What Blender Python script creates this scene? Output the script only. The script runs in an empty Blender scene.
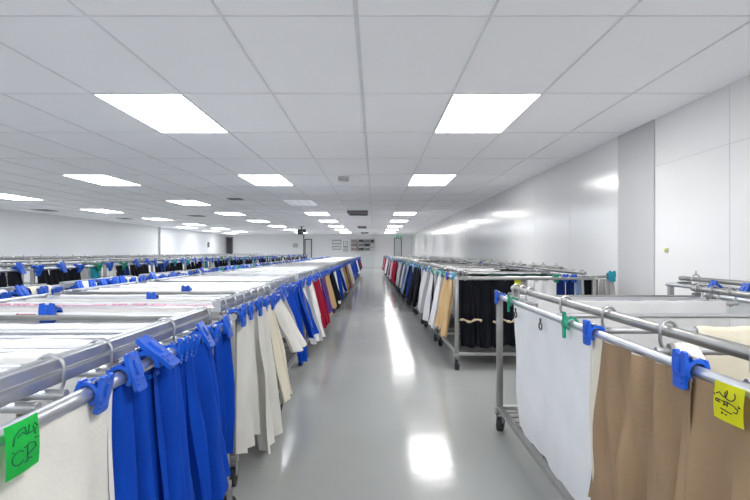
import bpy, bmesh, math, random
from mathutils import Vector, Matrix
random.seed(7)
PI = math.pi
scene = bpy.context.scene
COL = scene.collection
CAMZ = 1.10
CEIL = 2.28
F = 540.0

# ------------------------------------------------------------------ materials
def node_mat(name, color, rough=0.5, metal=0.0, noise=0.0, nscale=20.0, bump=0.0, bscale=200.0, spec=0.5, sheen=0.0, stretch=None):
    m = bpy.data.materials.new(name); m.use_nodes = True
    nt = m.node_tree; b = nt.nodes['Principled BSDF']
    b.inputs['Base Color'].default_value = (*color, 1)
    b.inputs['Roughness'].default_value = rough
    b.inputs['Metallic'].default_value = metal
    b.inputs['Specular IOR Level'].default_value = spec
    if sheen: b.inputs['Sheen Weight'].default_value = sheen
    tc = nt.nodes.new('ShaderNodeTexCoord')
    src = tc.outputs['Object']
    if stretch:
        mp = nt.nodes.new('ShaderNodeMapping'); mp.inputs['Scale'].default_value = stretch
        nt.links.new(src, mp.inputs['Vector']); src = mp.outputs['Vector']
    if noise:
        n = nt.nodes.new('ShaderNodeTexNoise'); n.inputs['Scale'].default_value = nscale; n.inputs['Detail'].default_value = 4
        nt.links.new(src, n.inputs['Vector'])
        r = nt.nodes.new('ShaderNodeValToRGB')
        r.color_ramp.elements[0].position = 0.3; r.color_ramp.elements[1].position = 0.7
        r.color_ramp.elements[0].color = (*[c*(1-noise) for c in color], 1)
        r.color_ramp.elements[1].color = (*[min(1, c*(1+noise*0.6)) for c in color], 1)
        nt.links.new(n.outputs['Fac'], r.inputs['Fac']); nt.links.new(r.outputs['Color'], b.inputs['Base Color'])
    if bump:
        n2 = nt.nodes.new('ShaderNodeTexNoise'); n2.inputs['Scale'].default_value = bscale; n2.inputs['Detail'].default_value = 3
        nt.links.new(src, n2.inputs['Vector'])
        bp = nt.nodes.new('ShaderNodeBump'); bp.inputs['Strength'].default_value = bump; bp.inputs['Distance'].default_value = 0.01
        nt.links.new(n2.outputs['Fac'], bp.inputs['Height']); nt.links.new(bp.outputs['Normal'], b.inputs['Normal'])
    return m

def emis_mat(name, color, strength):
    m = bpy.data.materials.new(name); m.use_nodes = True
    nt = m.node_tree; nt.nodes.clear()
    e = nt.nodes.new('ShaderNodeEmission'); e.inputs['Color'].default_value = (*color, 1); e.inputs['Strength'].default_value = strength
    o = nt.nodes.new('ShaderNodeOutputMaterial'); nt.links.new(e.outputs[0], o.inputs[0])
    return m

def cloth_mat(name, c, rough=0.85, noise=0.07):
    return node_mat('cloth_'+name, c, rough, 0, noise, 6, 0.18, 90, spec=0.12)

CL = {
 'off-white': cloth_mat('off_white', (0.70,0.69,0.65)),
 'white': cloth_mat('white', (0.80,0.80,0.81), noise=0.04),
 'cream': cloth_mat('cream', (0.72,0.67,0.54)),
 'royal blue': cloth_mat('royal_blue', (0.002,0.047,0.385), noise=0.16),
 'beige': cloth_mat('beige', (0.30,0.202,0.120), noise=0.1),
 'tan': cloth_mat('tan', (0.56,0.38,0.19), noise=0.1),
 'black': cloth_mat('black', (0.008,0.009,0.013), noise=0.3),
 'crimson': cloth_mat('crimson', (0.32,0.008,0.035)),
 'pink': cloth_mat('pink', (0.72,0.22,0.28)),
 'purple': cloth_mat('purple', (0.12,0.05,0.28)),
 'navy': cloth_mat('navy', (0.01,0.028,0.13)),
 'grey': cloth_mat('grey', (0.38,0.37,0.37)),
 'grey-blue': cloth_mat('grey_blue', (0.24,0.33,0.50)),
 'brown': cloth_mat('brown', (0.20,0.12,0.07)),
 'dark green': cloth_mat('dark_green', (0.03,0.075,0.06)),
 'teal': cloth_mat('teal', (0.02,0.25,0.32)),
}
M_STEEL = node_mat('brushed_steel', (0.34,0.34,0.33), 0.36, 0.85, 0.15, 8, 0.05, 300)
M_ALU = node_mat('aluminium', (0.50,0.51,0.53), 0.33, 0.85, 0.1, 9, 0.03, 300)
M_RAIL = node_mat('chromed_rail', (0.58,0.60,0.64), 0.36, 0.95, 0.06, 12)
M_PAINT = node_mat('grey_paint', (0.52,0.52,0.51), 0.4, 0.2, 0.08, 10)
M_BAR = node_mat('zinc_bar', (0.62,0.63,0.66), 0.35, 0.65, 0.08, 12)
M_BARD = node_mat('dull_green_bar', (0.34,0.38,0.36), 0.45, 0.5, 0.1, 12)
M_TRAY = node_mat('tray_steel', (0.17,0.17,0.165), 0.5, 0.6, 0.2, 9)
M_HOOK = node_mat('hook_steel', (0.5,0.51,0.52), 0.3, 0.9, 0.1, 20)
M_RUB = node_mat('black_rubber', (0.02,0.02,0.02), 0.7, 0, 0.2, 20)
M_BLUEP = node_mat('blue_plastic', (0.003,0.085,0.56), 0.33, 0, 0.1, 30)
M_GREENP = node_mat('green_plastic', (0.0,0.26,0.15), 0.35, 0, 0.1, 30)
M_TEALP = node_mat('teal_plastic', (0.0,0.28,0.40), 0.35, 0, 0.1, 30)
M_YELP = node_mat('yellow_plastic', (0.75,0.72,0.03), 0.4, 0, 0.1, 30)
M_REDP = node_mat('red_plastic', (0.45,0.01,0.02), 0.4, 0, 0.1, 30)
M_TAGG = node_mat('green_paper', (0.015,0.60,0.10), 0.6, 0, 0.05, 30)
M_TAGY = node_mat('yellow_paper', (0.80,0.80,0.01), 0.6, 0, 0.05, 30)
M_INKG = node_mat('dark_green_ink', (0.0,0.13,0.05), 0.7, 0, 0.1, 30)
M_INK = node_mat('black_ink', (0.02,0.02,0.02), 0.7, 0, 0.1, 30)
M_DARK = node_mat('dark_grey_metal', (0.06,0.06,0.065), 0.5, 0.3, 0.1, 10)
M_WHITE = node_mat('white_paint', (0.82,0.82,0.82), 0.35, 0, 0.03, 5)
M_GREYF = node_mat('grey_frame', (0.22,0.22,0.23), 0.5, 0.2, 0.1, 5)
M_GRID = node_mat('ceiling_grid', (0.82,0.83,0.85), 0.5, 0, 0.04, 5)
_b = M_GRID.node_tree.nodes['Principled BSDF']; _b.inputs['Emission Color'].default_value = (.93,.95,1,1); _b.inputs['Emission Strength'].default_value = .01  # slight glow added so the grid keeps up with the glowing tiles
M_PILLAR = node_mat('pillar_paint', (0.58,0.58,0.59), 0.45, 0, 0.02, 3)
M_JOINT = node_mat('panel_joint', (0.60,0.60,0.60), 0.5, 0, 0.05, 5)
M_ROPE = node_mat('rope', (0.52,0.42,0.28), 0.9, 0, 0.2, 60, 0.4, 300)
M_KRAFT = node_mat('pinkish_card', (0.40,0.31,0.28), 0.8, 0, 0.1, 10)
M_GLASSY = node_mat('pale_door', (0.72,0.74,0.74), 0.3, 0, 0.02, 3)
M_TAPE = node_mat('pink_printed_tape', (0.80,0.45,0.55), 0.6, 0, 0.3, 60)

def floor_mat():
    m = node_mat('epoxy_floor', (0.315,0.322,0.315), 0.16, 0, 0.07, 0.7, 0, 1)
    nt = m.node_tree; b = nt.nodes['Principled BSDF']
    tc = [n for n in nt.nodes if n.type == 'TEX_COORD'][0]
    n = nt.nodes.new('ShaderNodeTexNoise'); n.inputs['Scale'].default_value = 2.2; n.inputs['Detail'].default_value = 6; n.inputs['Roughness'].default_value = 0.6
    nt.links.new(tc.outputs['Object'], n.inputs['Vector'])
    bp = nt.nodes.new('ShaderNodeBump'); bp.inputs['Strength'].default_value = 0.16; bp.inputs['Distance'].default_value = 0.02
    nt.links.new(n.outputs['Fac'], bp.inputs['Height']); nt.links.new(bp.outputs['Normal'], b.inputs['Normal'])
    mr = nt.nodes.new('ShaderNodeMapRange'); mr.inputs['To Min'].default_value = 0.07; mr.inputs['To Max'].default_value = 0.19
    nt.links.new(n.outputs['Fac'], mr.inputs['Value']); nt.links.new(mr.outputs['Result'], b.inputs['Roughness'])
    b.inputs['Specular IOR Level'].default_value = 0.26
    return m
M_FLOOR = floor_mat()
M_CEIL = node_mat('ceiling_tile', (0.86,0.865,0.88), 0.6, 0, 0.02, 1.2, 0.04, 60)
_b = M_CEIL.node_tree.nodes['Principled BSDF']      # faint uniform glow added to the tiles as ambient fill light
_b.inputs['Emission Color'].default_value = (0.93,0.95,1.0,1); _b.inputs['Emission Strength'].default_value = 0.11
M_WALLG = node_mat('glossy_wall_panel', (0.88,0.885,0.885), 0.17, 0, 0.015, 1.0, 0.06, 1.6, spec=0.5)
M_WALL = node_mat('painted_wall', (0.88,0.88,0.875), 0.4, 0, 0.02, 0.6, 0.05, 3)

# ------------------------------------------------------------------ mesh helpers
def new_obj(name, bm, mats, parent=None, smooth=True, loc=(0,0,0)):
    me = bpy.data.meshes.new(name)
    bmesh.ops.recalc_face_normals(bm, faces=bm.faces) if not getattr(bm, 'norec', False) else None
    bm.to_mesh(me); bm.free()
    if not isinstance(mats, (list, tuple)): mats = [mats]
    for m in mats: me.materials.append(m)
    if smooth:
        for p in me.polygons: p.use_smooth = True
        try: me.set_sharp_from_angle(angle=math.radians(38))
        except Exception: pass
    o = bpy.data.objects.new(name, me); COL.objects.link(o)
    o.location = loc
    if parent: o.parent = parent
    return o

def tag(o, label, cat, group=None, kind=None):
    o['label'] = label; o['category'] = cat
    if group: o['group'] = group
    if kind: o['kind'] = kind
    return o

def struct(o):
    o['kind'] = 'structure'; return o

def thing(name, label, cat, loc=(0,0,0), rotz=0, group=None):
    o = bpy.data.objects.new(name, None); COL.objects.link(o)
    o.location = loc; o.rotation_euler = (0,0,rotz); o.empty_display_size = 0.05
    return tag(o, label, cat, group)

def dup(root, loc=None, rotz=None, label=None, group=None):
    r = root.copy(); COL.objects.link(r)
    if loc is not None: r.location = loc
    if rotz is not None: r.rotation_euler = (0,0,rotz)
    if label: r['label'] = label
    if group: r['group'] = group
    elif 'group' in r: del r['group']
    for ch in list(root.children):
        c = ch.copy(); COL.objects.link(c); c.parent = r
        for g in list(ch.children):
            d = g.copy(); COL.objects.link(d); d.parent = c
    return r

def box(bm, c, s, bev=0, mi=0, rot=None):
    g = bmesh.ops.create_cube(bm, size=1.0)
    vs = g['verts']
    for v in vs: v.co = Vector((v.co.x*s[0], v.co.y*s[1], v.co.z*s[2]))
    if bev:
        es = list({e for v in vs for e in v.link_edges})
        r = bmesh.ops.bevel(bm, geom=es, offset=bev, segments=2, affect='EDGES', profile=0.5)
        vs = list({v for f in r['faces'] for v in f.verts} | {v for v in vs if v.is_valid})
    for v in vs:
        if rot is not None: v.co = rot @ v.co
        v.co += Vector(c)
    if mi:
        for f in {f for v in vs for f in v.link_faces}: f.material_index = mi

def tube(bm, pts, r, seg=10, cap=True, mi=0, closed=False):
    pts = [Vector(p) for p in pts]; n = len(pts); rings = []
    prev = None
    for i, p in enumerate(pts):
        if closed: d = pts[(i+1)%n] - pts[i-1]
        elif i == 0: d = pts[1]-p
        elif i == n-1: d = p-pts[i-1]
        else: d = (pts[i+1]-pts[i-1])
        d.normalize()
        if prev is None:
            up = Vector((0,0,1)) if abs(d.z) < 0.9 else Vector((1,0,0))
            a = d.cross(up).normalized()
        else:
            a = (prev - d*prev.dot(d)).normalized()
        prev = a; b = d.cross(a)
        rr = r[i] if isinstance(r, (list, tuple)) else r
        rings.append([bm.verts.new(p + (a*math.cos(t*2*PI/seg) + b*math.sin(t*2*PI/seg))*rr) for t in range(seg)])
    m = n if closed else n-1
    for i in range(m):
        A = rings[i]; B = rings[(i+1)%n]
        for t in range(seg):
            f = bm.faces.new((A[t], A[(t+1)%seg], B[(t+1)%seg], B[t])); f.material_index = mi
    if cap and not closed:
        f = bm.faces.new(rings[0][::-1]); f.material_index = mi
        f = bm.faces.new(rings[-1]); f.material_index = mi

def prism(bm, outline, d0, d1, axis='y', mi=0):
    """outline [(a,b)] extruded from d0 to d1 along axis"""
    def P(a, b, d):
        return {'y': (a, d, b), 'x': (d, a, b), 'z': (a, b, d)}[axis]
    A = [bm.verts.new(P(a, b, d0)) for a, b in outline]
    B = [bm.verts.new(P(a, b, d1)) for a, b in outline]
    n = len(outline)
    fs = [bm.faces.new(A[::-1]), bm.faces.new(B)]
    for i in range(n): fs.append(bm.faces.new((A[i], A[(i+1)%n], B[(i+1)%n], B[i])))
    for f in fs: f.material_index = mi

ORD = ['nearest','second','third','fourth','fifth','sixth','seventh','eighth','ninth','tenth','eleventh','twelfth','thirteenth','fourteenth','fifteenth','sixteenth','seventeenth','eighteenth','nineteenth','twentieth','twenty-first','twenty-second']

# ------------------------------------------------------------------ room shell
XR, XL, YF, YB = 2.49, -10.26, 37.0, -4.0
def slab(name, lo, hi, m):
    bm = bmesh.new()
    box(bm, [(lo[i]+hi[i])/2 for i in range(3)], [hi[i]-lo[i] for i in range(3)])
    return struct(new_obj(name, bm, m, smooth=False))
slab('floor', (XL-.1,YB-.1,-.1), (XR+.1,YF+.1,0), M_FLOOR)
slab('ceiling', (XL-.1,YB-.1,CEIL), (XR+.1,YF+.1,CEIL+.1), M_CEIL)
slab('wall_right', (XR,YB,0), (XR+.1,YF,CEIL), M_WALLG)
slab('wall_left', (XL-.1,YB,0), (XL,YF,CEIL), M_WALL)
slab('wall_far', (XL,YF,0), (XR,YF+.1,CEIL), M_WALL)
slab('wall_back', (XL,YB-.1,0), (XR,YB,CEIL), M_WALL)
slab('trim_1', (XR-.012,4.80,0), (XR,5.51,CEIL), M_PILLAR).name = 'trim_1'
# ceiling grid
bm = bmesh.new()
GX = [-.094+.67*k for k in range(-15, 4)]
GY = [4.007-1.3126*k for k in range(1, 6)] + [4.007,5.33,6.80,8.23,9.62,10.98,12.3,13.65,14.85] + [16.0+1.32*k for k in range(0, 17)]
for x in GX:
    if XL < x < XR: box(bm, (x, (YF+YB)/2, CEIL-.003), (.013, YF-YB, .006))
for y in GY:
    if YB < y < YF: box(bm, ((XL+XR)/2, y, CEIL-.0025), (XR-XL, .011, .005))
# wider central runner seen in the photo
box(bm, (-.094, (YF+YB)/2, CEIL-.004), (.024, YF-YB, .008))
struct(new_obj('trim_2', bm, M_GRID, smooth=False))
# wall panel joints on the right wall
bm = bmesh.new()
for k, y in enumerate([1.0, 2.3, 3.79, 6.9, 8.4, 9.9, 11.4, 12.9, 14.4, 17.4, 20.4, 23.4]):
    box(bm, (XR-.0005, y, CEIL/2), (.002, .004, CEIL))
for y0, y1 in ((YB, 4.8), (5.51, YF)):
    box(bm, (XR-.0005, (y0+y1)/2, 1.86), (.002, y1-y0, .004))
struct(new_obj('trim_3', bm, M_JOINT, smooth=False))
slab('baseboard_far', (XL,YF-.015,0), (XR,YF,.09), M_WHITE)
slab('baseboard_left', (XL,YB,0), (XL+.015,YF,.09), M_WHITE)
slab('baseboard_right', (XR-.014,YB,0), (XR,YF,.09), M_WHITE)

# doors on the far wall
def door(name, x0, x1, h, frame_m, leaf_m, handle=True, open_dark=False):
    r = bpy.data.objects.new(name, None); COL.objects.link(r); r.location = ((x0+x1)/2, YF, 0); struct(r)
    w = x1-x0; t = .06
    bm = bmesh.new()
    box(bm, (-w/2+t/2, -.03, h/2), (t, .06, h)); box(bm, (w/2-t/2, -.03, h/2), (t, .06, h)); box(bm, (0, -.03, h-t/2), (w, .06, t))
    new_obj('door_frame', bm, frame_m, r, False)
    bm = bmesh.new(); box(bm, (0, -.012, (h-t)/2), (w-2*t, .02, h-t), .004)
    lf = new_obj('door_leaf', bm, leaf_m, r, False)
    if handle:
        bm = bmesh.new(); tube(bm, [(w/2-.14,-.02,1.0),(w/2-.14,-.07,1.0),(w/2-.24,-.07,1.0)], .012)
        new_obj('door_handle', bm, M_STEEL, lf)
door('door_1', -10.2, -9.72, 2.13, M_GREYF, M_DARK, False)
door('door_2', -4.82, -4.32, 2.0, M_DARK, M_GLASSY)
door('door_3', 1.30, 1.84, 2.08, M_GREYF, M_GLASSY)
door('door_4', -1.05, -.05, 1.02, M_WHITE, M_GLASSY)

# exit sign
t = thing('exit_sign', 'small green emergency sign above the far right door', 'sign', (1.62, YF-.03, 2.04))
bm = bmesh.new(); box(bm, (0,0,.10), (.34,.05,.18), .006); new_obj('housing', bm, emis_mat('sign_green', (0.02,0.35,0.16), 0.9), t, False)
bm = bmesh.new()
prism(bm, [(-.12,.03),(-.05,.03),(-.05,.16),(-.12,.16)], -.028, -.027)
prism(bm, [(.0,.09),(.07,.04),(.07,.075),(.14,.075),(.14,.105),(.07,.105),(.07,.14)], -.028, -.027)
new_obj('pictogram', bm, M_WHITE, t, False)

# ------------------------------------------------------------------ ceiling lights
M_PANW = emis_mat('panel_neutral', (1.0,0.985,0.96), 15.0)
M_PANC = emis_mat('panel_cool', (0.88,0.925,1.0), 15.0)
def make_light(m):
    r = thing('ceiling_light', 'x', 'light')
    bm = bmesh.new()
    for sx in (-1,1): box(bm, (sx*.328, 0, -.004), (.014, 1.31, .008))
    for sy in (-1,1): box(bm, (0, sy*.648, -.004), (.67, .014, .008))
    new_obj('frame', bm, M_WHITE, r, False)
    bm = bmesh.new(); box(bm, (0,0,-.004), (.642, 1.284, .006)); new_obj('diffuser', bm, m, r, False)
    return r
LPN, LPC = make_light(M_PANW), make_light(M_PANC)
def lights(proto, x, ys, colname, first=False):
    for i, y in enumerate(ys):
        if proto['label'] == 'x': o = proto
        else: o = dup(proto)
        o.location = (x, y+.656, CEIL)
        o['group'] = 'square lit ceiling panels'
        vis = [q for q in ys if q > 3.5]
        if y > 3.5:
            k = vis.index(y)
            o['label'] = ('%s glowing white ceiling panel %s' % (ORD[k], colname)) if k < 4 else 'glowing white ceiling panel in the far part, line %s' % colname
        else: o['label'] = 'glowing white ceiling panel overhead, line %s' % colname
rows = [4.007-3.938*2, 4.007-3.938, 4.007, 8.23, 12.3, 16.0, 19.96, 23.92, 27.88, 31.84]
lights(LPN, .911, [y for k, y in enumerate(rows) if k != 4], 'on the right of the aisle')
lights(LPC, -1.769, [y for k, y in enumerate(rows) if k != 4], 'left of the aisle')
lights(LPC, -4.449, rows, 'third from the right wall')
lights(LPC, -7.80, [6.95+3.938*k for k in range(-2, 7)], 'over the far left racks')
lights(LPC, -9.1, [25.5+3.938*k for k in range(0, 3)], 'beside the left wall')

# vents & detector
def vent(x, y, w, l, label, m, depth=.03, slats=6, name='ceiling_vent'):
    t = thing(name, label, 'vent', (x, y, CEIL))
    bm = bmesh.new()
    for sx in (-1,1): box(bm, (sx*(w/2-.015), 0, -depth/2), (.03, l, depth))
    for sy in (-1,1): box(bm, (0, sy*(l/2-.015), -depth/2), (w, .03, depth))
    new_obj('frame', bm, m, t, False)
    for k in range(slats):
        bm = bmesh.new(); box(bm, (0, -l/2+.03+(k+.5)*(l-.06)/slats, -depth/2), (w-.06, (l-.06)/slats*.55, .004), rot=Matrix.Rotation(.0,3,'X'))
        new_obj('slat', bm, m, t, False)
vent(-.5, 15.9, .58, 1.2, 'dark grey air grille on ceiling above the aisle, nearest of three', M_GREYF, .07, 7)
vent(-.6, 25.2, .40, 1.2, 'dark grey air grille above the aisle, second of three', M_GREYF, .06, 5)
vent(-.6, 32.5, .42, 1.2, 'dark grey air grille above the aisle, farthest of three', M_GREYF, .06, 5)
t = thing('ceiling_vent', 'white louvred dim panel in line with left aisle lights', 'vent', (-1.769, 12.3+.656, CEIL))
bm = bmesh.new(); box(bm, (0,0,-.003), (.64,1.28,.004)); new_obj('backing', bm, emis_mat('dim_panel', (.9,.93,1.0), 1.0), t, False)  # backing given a weak glow of its own, not a working lamp
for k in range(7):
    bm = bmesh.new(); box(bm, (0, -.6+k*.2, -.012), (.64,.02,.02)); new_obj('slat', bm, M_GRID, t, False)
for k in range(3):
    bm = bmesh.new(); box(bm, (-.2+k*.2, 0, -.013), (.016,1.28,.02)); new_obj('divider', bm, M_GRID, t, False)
for x, y, w, l, lb in ((-9.3,15.2,.42,.7,'flat dark grille on ceiling near left wall, nearest one'), (-8.8,19.0,.35,.6,'flat dark grille on ceiling near left wall, farther one'),
                       (-5.8,17.6,.4,.6,'flat dark grille between the left ceiling lights'), (-3.1,12.0,.30,.35,'small dark grille on ceiling left of the louvred panel')):
    vent(x, y, w, l, lb, M_GREYF, .012, 4)
t = thing('smoke_detector', 'small white box detector on ceiling above the aisle', 'detector', (-.49, 8.45, CEIL))
bm = bmesh.new(); box(bm, (0,0,-.035), (.17,.15,.07), .02); new_obj('body', bm, M_PAINT, t)
bm = bmesh.new(); tube(bm, [(0,0,-.07),(0,0,-.085)], [.045,.035], 16); new_obj('sensor', bm, M_GRID, t)

# hanging device with pole
t = thing('hanging_projector', 'dark device hanging from ceiling at the far end, left of the aisle', 'device', (-3.40, 25, CEIL))
bm = bmesh.new(); tube(bm, [(0,0,0),(0,0,-.12)], .03, 12); box(bm, (0,0,-.008), (.2,.2,.016)); new_obj('mount', bm, M_DARK, t)
bm = bmesh.new(); box(bm, (-.06,0,-.25), (.24,.3,.24), .03); box(bm, (.14,0,-.2), (.12,.24,.16), .02); new_obj('body', bm, M_DARK, t)
bm = bmesh.new(); tube(bm, [(.06,-.14,-.25),(.06,-.2,-.25)], .05, 14); new_obj('lens', bm, M_GREYF, t)
bm = bmesh.new(); tube(bm, [(0,0,0),(0,0,1.9)], .022, 10); box(bm, (0,0,.005), (.16,.16,.01)); tube(bm, [(0,0,1.85),(0,0,1.9)], .035, 10)
tag(new_obj('metal_pole', bm, M_DARK, loc=(-3.3,25,0)), 'thin dark pole standing below the hanging device', 'pole')
bm = bmesh.new(); tube(bm, [(0,0,0),(0,0,CEIL)], .045, 12)
for z in (.5,1.3,2.0): box(bm, (-.045,0,z), (.03,.12,.03))
tag(new_obj('wall_pipe', bm, M_PAINT, loc=(XL+.06,25.6,0)), 'grey vertical pipe running up the left wall', 'pipe')
bm = bmesh.new(); box(bm, (.03,0,0), (.06,.25,.32), .01); box(bm, (.065,0,.05), (.012,.15,.1))
tag(new_obj('wall_box', bm, M_GREYF, loc=(XL,33.2,1.55)), 'small dark control box on the left wall', 'box')
bm = bmesh.new(); box(bm, (0,-.03,0), (.35,.06,.28), .01); box(bm, (0,-.065,.03), (.25,.01,.12))
tag(new_obj('wall_box', bm, M_PAINT, loc=(-5.45,YF,1.55)), 'pale grey box on far wall left of the dark framed door', 'box')
t = thing('wall_socket', 'small yellowish socket on right wall beside the pillar', 'socket', (XR, 4.60, 1.115))
bm = bmesh.new(); box(bm, (-.008,0,0), (.016,.045,.04), .004); new_obj('plate', bm, node_mat('aged_plastic', (.55,.55,.42), .5, 0,.1), t)
bm = bmesh.new(); box(bm, (-.019,0,.004), (.01,.022,.02), .003); new_obj('cap', bm, M_YELP, t)

# far wall shelf with boxes, and boards
t = thing('wall_shelf', 'long grey three tier shelf on far wall above the low door', 'shelf', (-.84, YF, 0))
for k, z in enumerate((1.20,1.48,1.76)):
    bm = bmesh.new(); box(bm, (0,-.15,z), (1.6,.3,.025)); new_obj('shelf_board', bm, M_PAINT, t, False)
for x in (-.8,-.28,.8):
    bm = bmesh.new(); box(bm, (x,-.15,1.6), (.025,.3,.85)); new_obj('side_frame', bm, M_PAINT, t, False)
cols = [('pinkish brown', M_KRAFT), ('dark grey', M_DARK), ('grey', M_GREYF), ('white', M_WHITE)]
for k, z in enumerate((1.2125,1.4925,1.7725)):
    for j, (x, w, ci) in enumerate(((-1.43,.36,0), (-.93,.34,[1,2,1][k]), (-.52,.34,[2,1,2][k]), (-.19,.2,[3,3,1][k]))):
        t2 = thing('storage_box', '%s storage box on the %s tier of far wall shelf, %s from left' % (cols[ci][0], ['bottom','middle','top'][k], ['first','second','third','fourth'][j]), 'box', (x, YF-.15, z), 0, 'boxes on the far wall shelf')
        bm = bmesh.new(); box(bm, (0,0,.09), (w,.22,.18), .006); new_obj('body', bm, cols[ci][1], t2, False)
        bm = bmesh.new(); box(bm, (0,0,.19), (w+.01,.23,.025), .004); new_obj('lid', bm, M_WHITE if ci != 3 else M_GREYF, t2, False)
for x, w, z, h, lb in ((-2.62,.62,1.78,.30,'white board high on far wall, left of the shelf'), (-2.62,.62,1.38,.22,'lower white board with a yellowish edge on far wall'),
                       (-2.02,.30,1.62,.42,'narrow white and dark notice board beside the wall shelf'), (-2.02,.30,1.24,.18,'small notice under the narrow board on far wall')):
    t = thing('notice_board', lb, 'board', (x, YF, z))
    bm = bmesh.new(); box(bm, (0,-.012,0), (w,.02,h), .003); new_obj('frame', bm, M_GREYF, t, False)
    bm = bmesh.new(); box(bm, (0,-.026,.03 if h > .3 else 0), (w-.05,.008,h-.09), .001)
    new_obj('sheet', bm, M_WHITE, t, False)

# ------------------------------------------------------------------ racks
def caster_meshes():
    bm = bmesh.new()     # fork
    box(bm, (0,0,.118), (.05,.05,.008), .002)
    box(bm, (-.017,.012,.085), (.004,.034,.062)); box(bm, (.017,.012,.085), (.004,.034,.062))
    tube(bm, [(0,0,.112),(0,0,.13)], .012, 10)
    fork = new_obj('caster', bm, M_GREYF)
    bm = bmesh.new(); tube(bm, [(-.011,.018,.045),(-.013,.018,.045),(.013,.018,.045),(.011,.018,.045)][1:3], .045, 18)
    tube(bm, [(-.018,.018,.045),(.018,.018,.045)], .010, 10)
    wh = new_obj('wheel', bm, M_RUB, fork)
    return fork, wh
FORK, WHEEL = caster_meshes()
FIRST_CASTER = [True]
def put_caster(root, x, y):
    f = FORK.copy(); COL.objects.link(f); f.parent = root; f.location = (x, y, 0); f.rotation_euler = (0,0,random.uniform(-.6,.6))
    w = WHEEL.copy(); COL.objects.link(w); w.parent = f

def make_rack(W, L, zr, style):
    """aisle rail at local x=0, rack extends to local +x*W, local y 0..L.  zr: rail height"""
    r = thing('clothes_rack', 'x', 'rack')
    pr = .0185
    ptop = zr+.012 if style != 'right' else zr+.02
    for x in (0, W):
        for y in (0.0, L):
            bm = bmesh.new(); box(bm, (x, y, (.13+ptop)/2), (.036,.036,ptop-.13), .004)
            box(bm, (x, y, .14), (.05,.05,.03), .004)
            new_obj('post', bm, M_STEEL, r)
            put_caster(r, x, y)
    for x in (0, W):
        bm = bmesh.new(); s = -1 if x == 0 else 1
        rr = .0165 if style == 'left' else .0135
        tube(bm, [(x+s*.012, -.03, zr), (x+s*.012, L+.03, zr)], rr, 14)
        new_obj('outer_rail', bm, M_RAIL, r)
    for x in ((0,) if style == 'left' else (0, W)):
        s = 1 if x == 0 else -1
        bm = bmesh.new()
        if style == 'left':
            xx = x+s*.075
            hw, hh = .02, .026
            prof = [(xx-hw,zr+.045-hh),(xx+hw,zr+.045-hh),(xx+hw,zr+.045-.008),(xx+hw-.012,zr+.045-.004),(xx+hw-.012,zr+.045+.004),(xx+hw,zr+.045+.008),(xx+hw,zr+.045+hh),
                    (xx+.006,zr+.045+hh),(xx,zr+.045+hh-.007),(xx-.006,zr+.045+hh),(xx-hw,zr+.045+hh),(xx-hw,zr+.045+.005),(xx-hw+.006,zr+.045),(xx-hw,zr+.045-.005)]
            prism(bm, prof, 0, L)
            new_obj('hook_rail', bm, M_ALU, r)
        else:
            xx = x+s*.09
            tube(bm, [(xx, -.02, zr+.045), (xx, L+.03, zr+.045)], .0165, 14)
            tube(bm, [(xx, -.022, zr+.045), (xx, -.02, zr+.045)], .011, 14)
            new_obj('hook_rail', bm, M_STEEL, r)
    # end cross bars
    for y in (0, L):
        bm = bmesh.new(); box(bm, (W/2, y, zr-.006), (W, .03, .024), .003)
        box(bm, (.08, y, zr+.013), (.05,.03,.016)); box(bm, (W-.08, y, zr+.013), (.05,.03,.016))
        new_obj('end_bar', bm, M_STEEL, r)
    for y in (() if style == 'right' else (0, L)):
        bm = bmesh.new(); box(bm, (W/2, y, .47), (W, .018, .018), .002); new_obj('middle_bar', bm, M_STEEL, r)
    # base frame and slatted tray
    bm = bmesh.new()
    for y in (0, L): box(bm, (W/2, y, .15), (W, .028, .028), .003)
    for x in (0, W): box(bm, (x, L/2, .15), (.028, L, .028), .003)
    new_obj('base_frame', bm, M_STEEL, r)
    bm = bmesh.new()
    n = int(L/.085)
    for k in range(1, n): box(bm, (W/2, k*L/n, .145), (W-.03, .022, .006))
    for k in range(1, 6): box(bm, (k*W/6, L/2, .138), (.02, L-.03, .008))
    new_obj('slatted_tray', bm, M_TRAY, r, False)
    return r

# rows: name phrase, side, x of aisle rail, width, rail z, list of (y0, L, x)
ROWS = {}
ROWS['A'] = dict(side=-1, W=1.58, z=.80, style='left', phrase='row left of the aisle')
ROWS['A']['racks'] = [(.62,1.60,-.62), (2.52,1.18,-.665)] + [(4.02+1.5*k,1.18,-.72-.006*k) for k in range(17)]
ROWS['B'] = dict(side=-1, W=.42, z=.79, style='left', phrase='second row left of the aisle', racks=[(2.85+1.45*k,1.22,-2.42) for k in range(18)])
ROWS['C'] = dict(side=-1, W=1.5, z=.92, style='pipe', phrase='third row left of the aisle', racks=[(4.1+1.5*k,1.32,-3.55) for k in range(16)])
ROWS['D'] = dict(side=-1, W=1.5, z=.95, style='pipe', phrase='row beside the left wall', racks=[(8.0+1.5*k,1.32,-5.9) for k in range(14)])
ROWS['R'] = dict(side=1, W=1.28, z=.831, style='right', phrase='row right of the aisle')
ROWS['R']['racks'] = [(.70,2.60,.75)] + [(5.03+1.6*k,1.27,.76-.019*k) for k in range(15)]
ROWS['W'] = dict(side=1, W=.20, z=.86, style='pipe', phrase='narrow row along the right wall', racks=[(2.35,1.65,2.19),] + [(6.6+1.6*k,1.27,2.17) for k in range(12)])
def frame(row, i):
    R = ROWS[row]; y0, L, x = R['racks'][i]
    if row == 'R' and i > 0: R = dict(R); R['z'] = .858
    return R, y0, L, x
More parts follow.
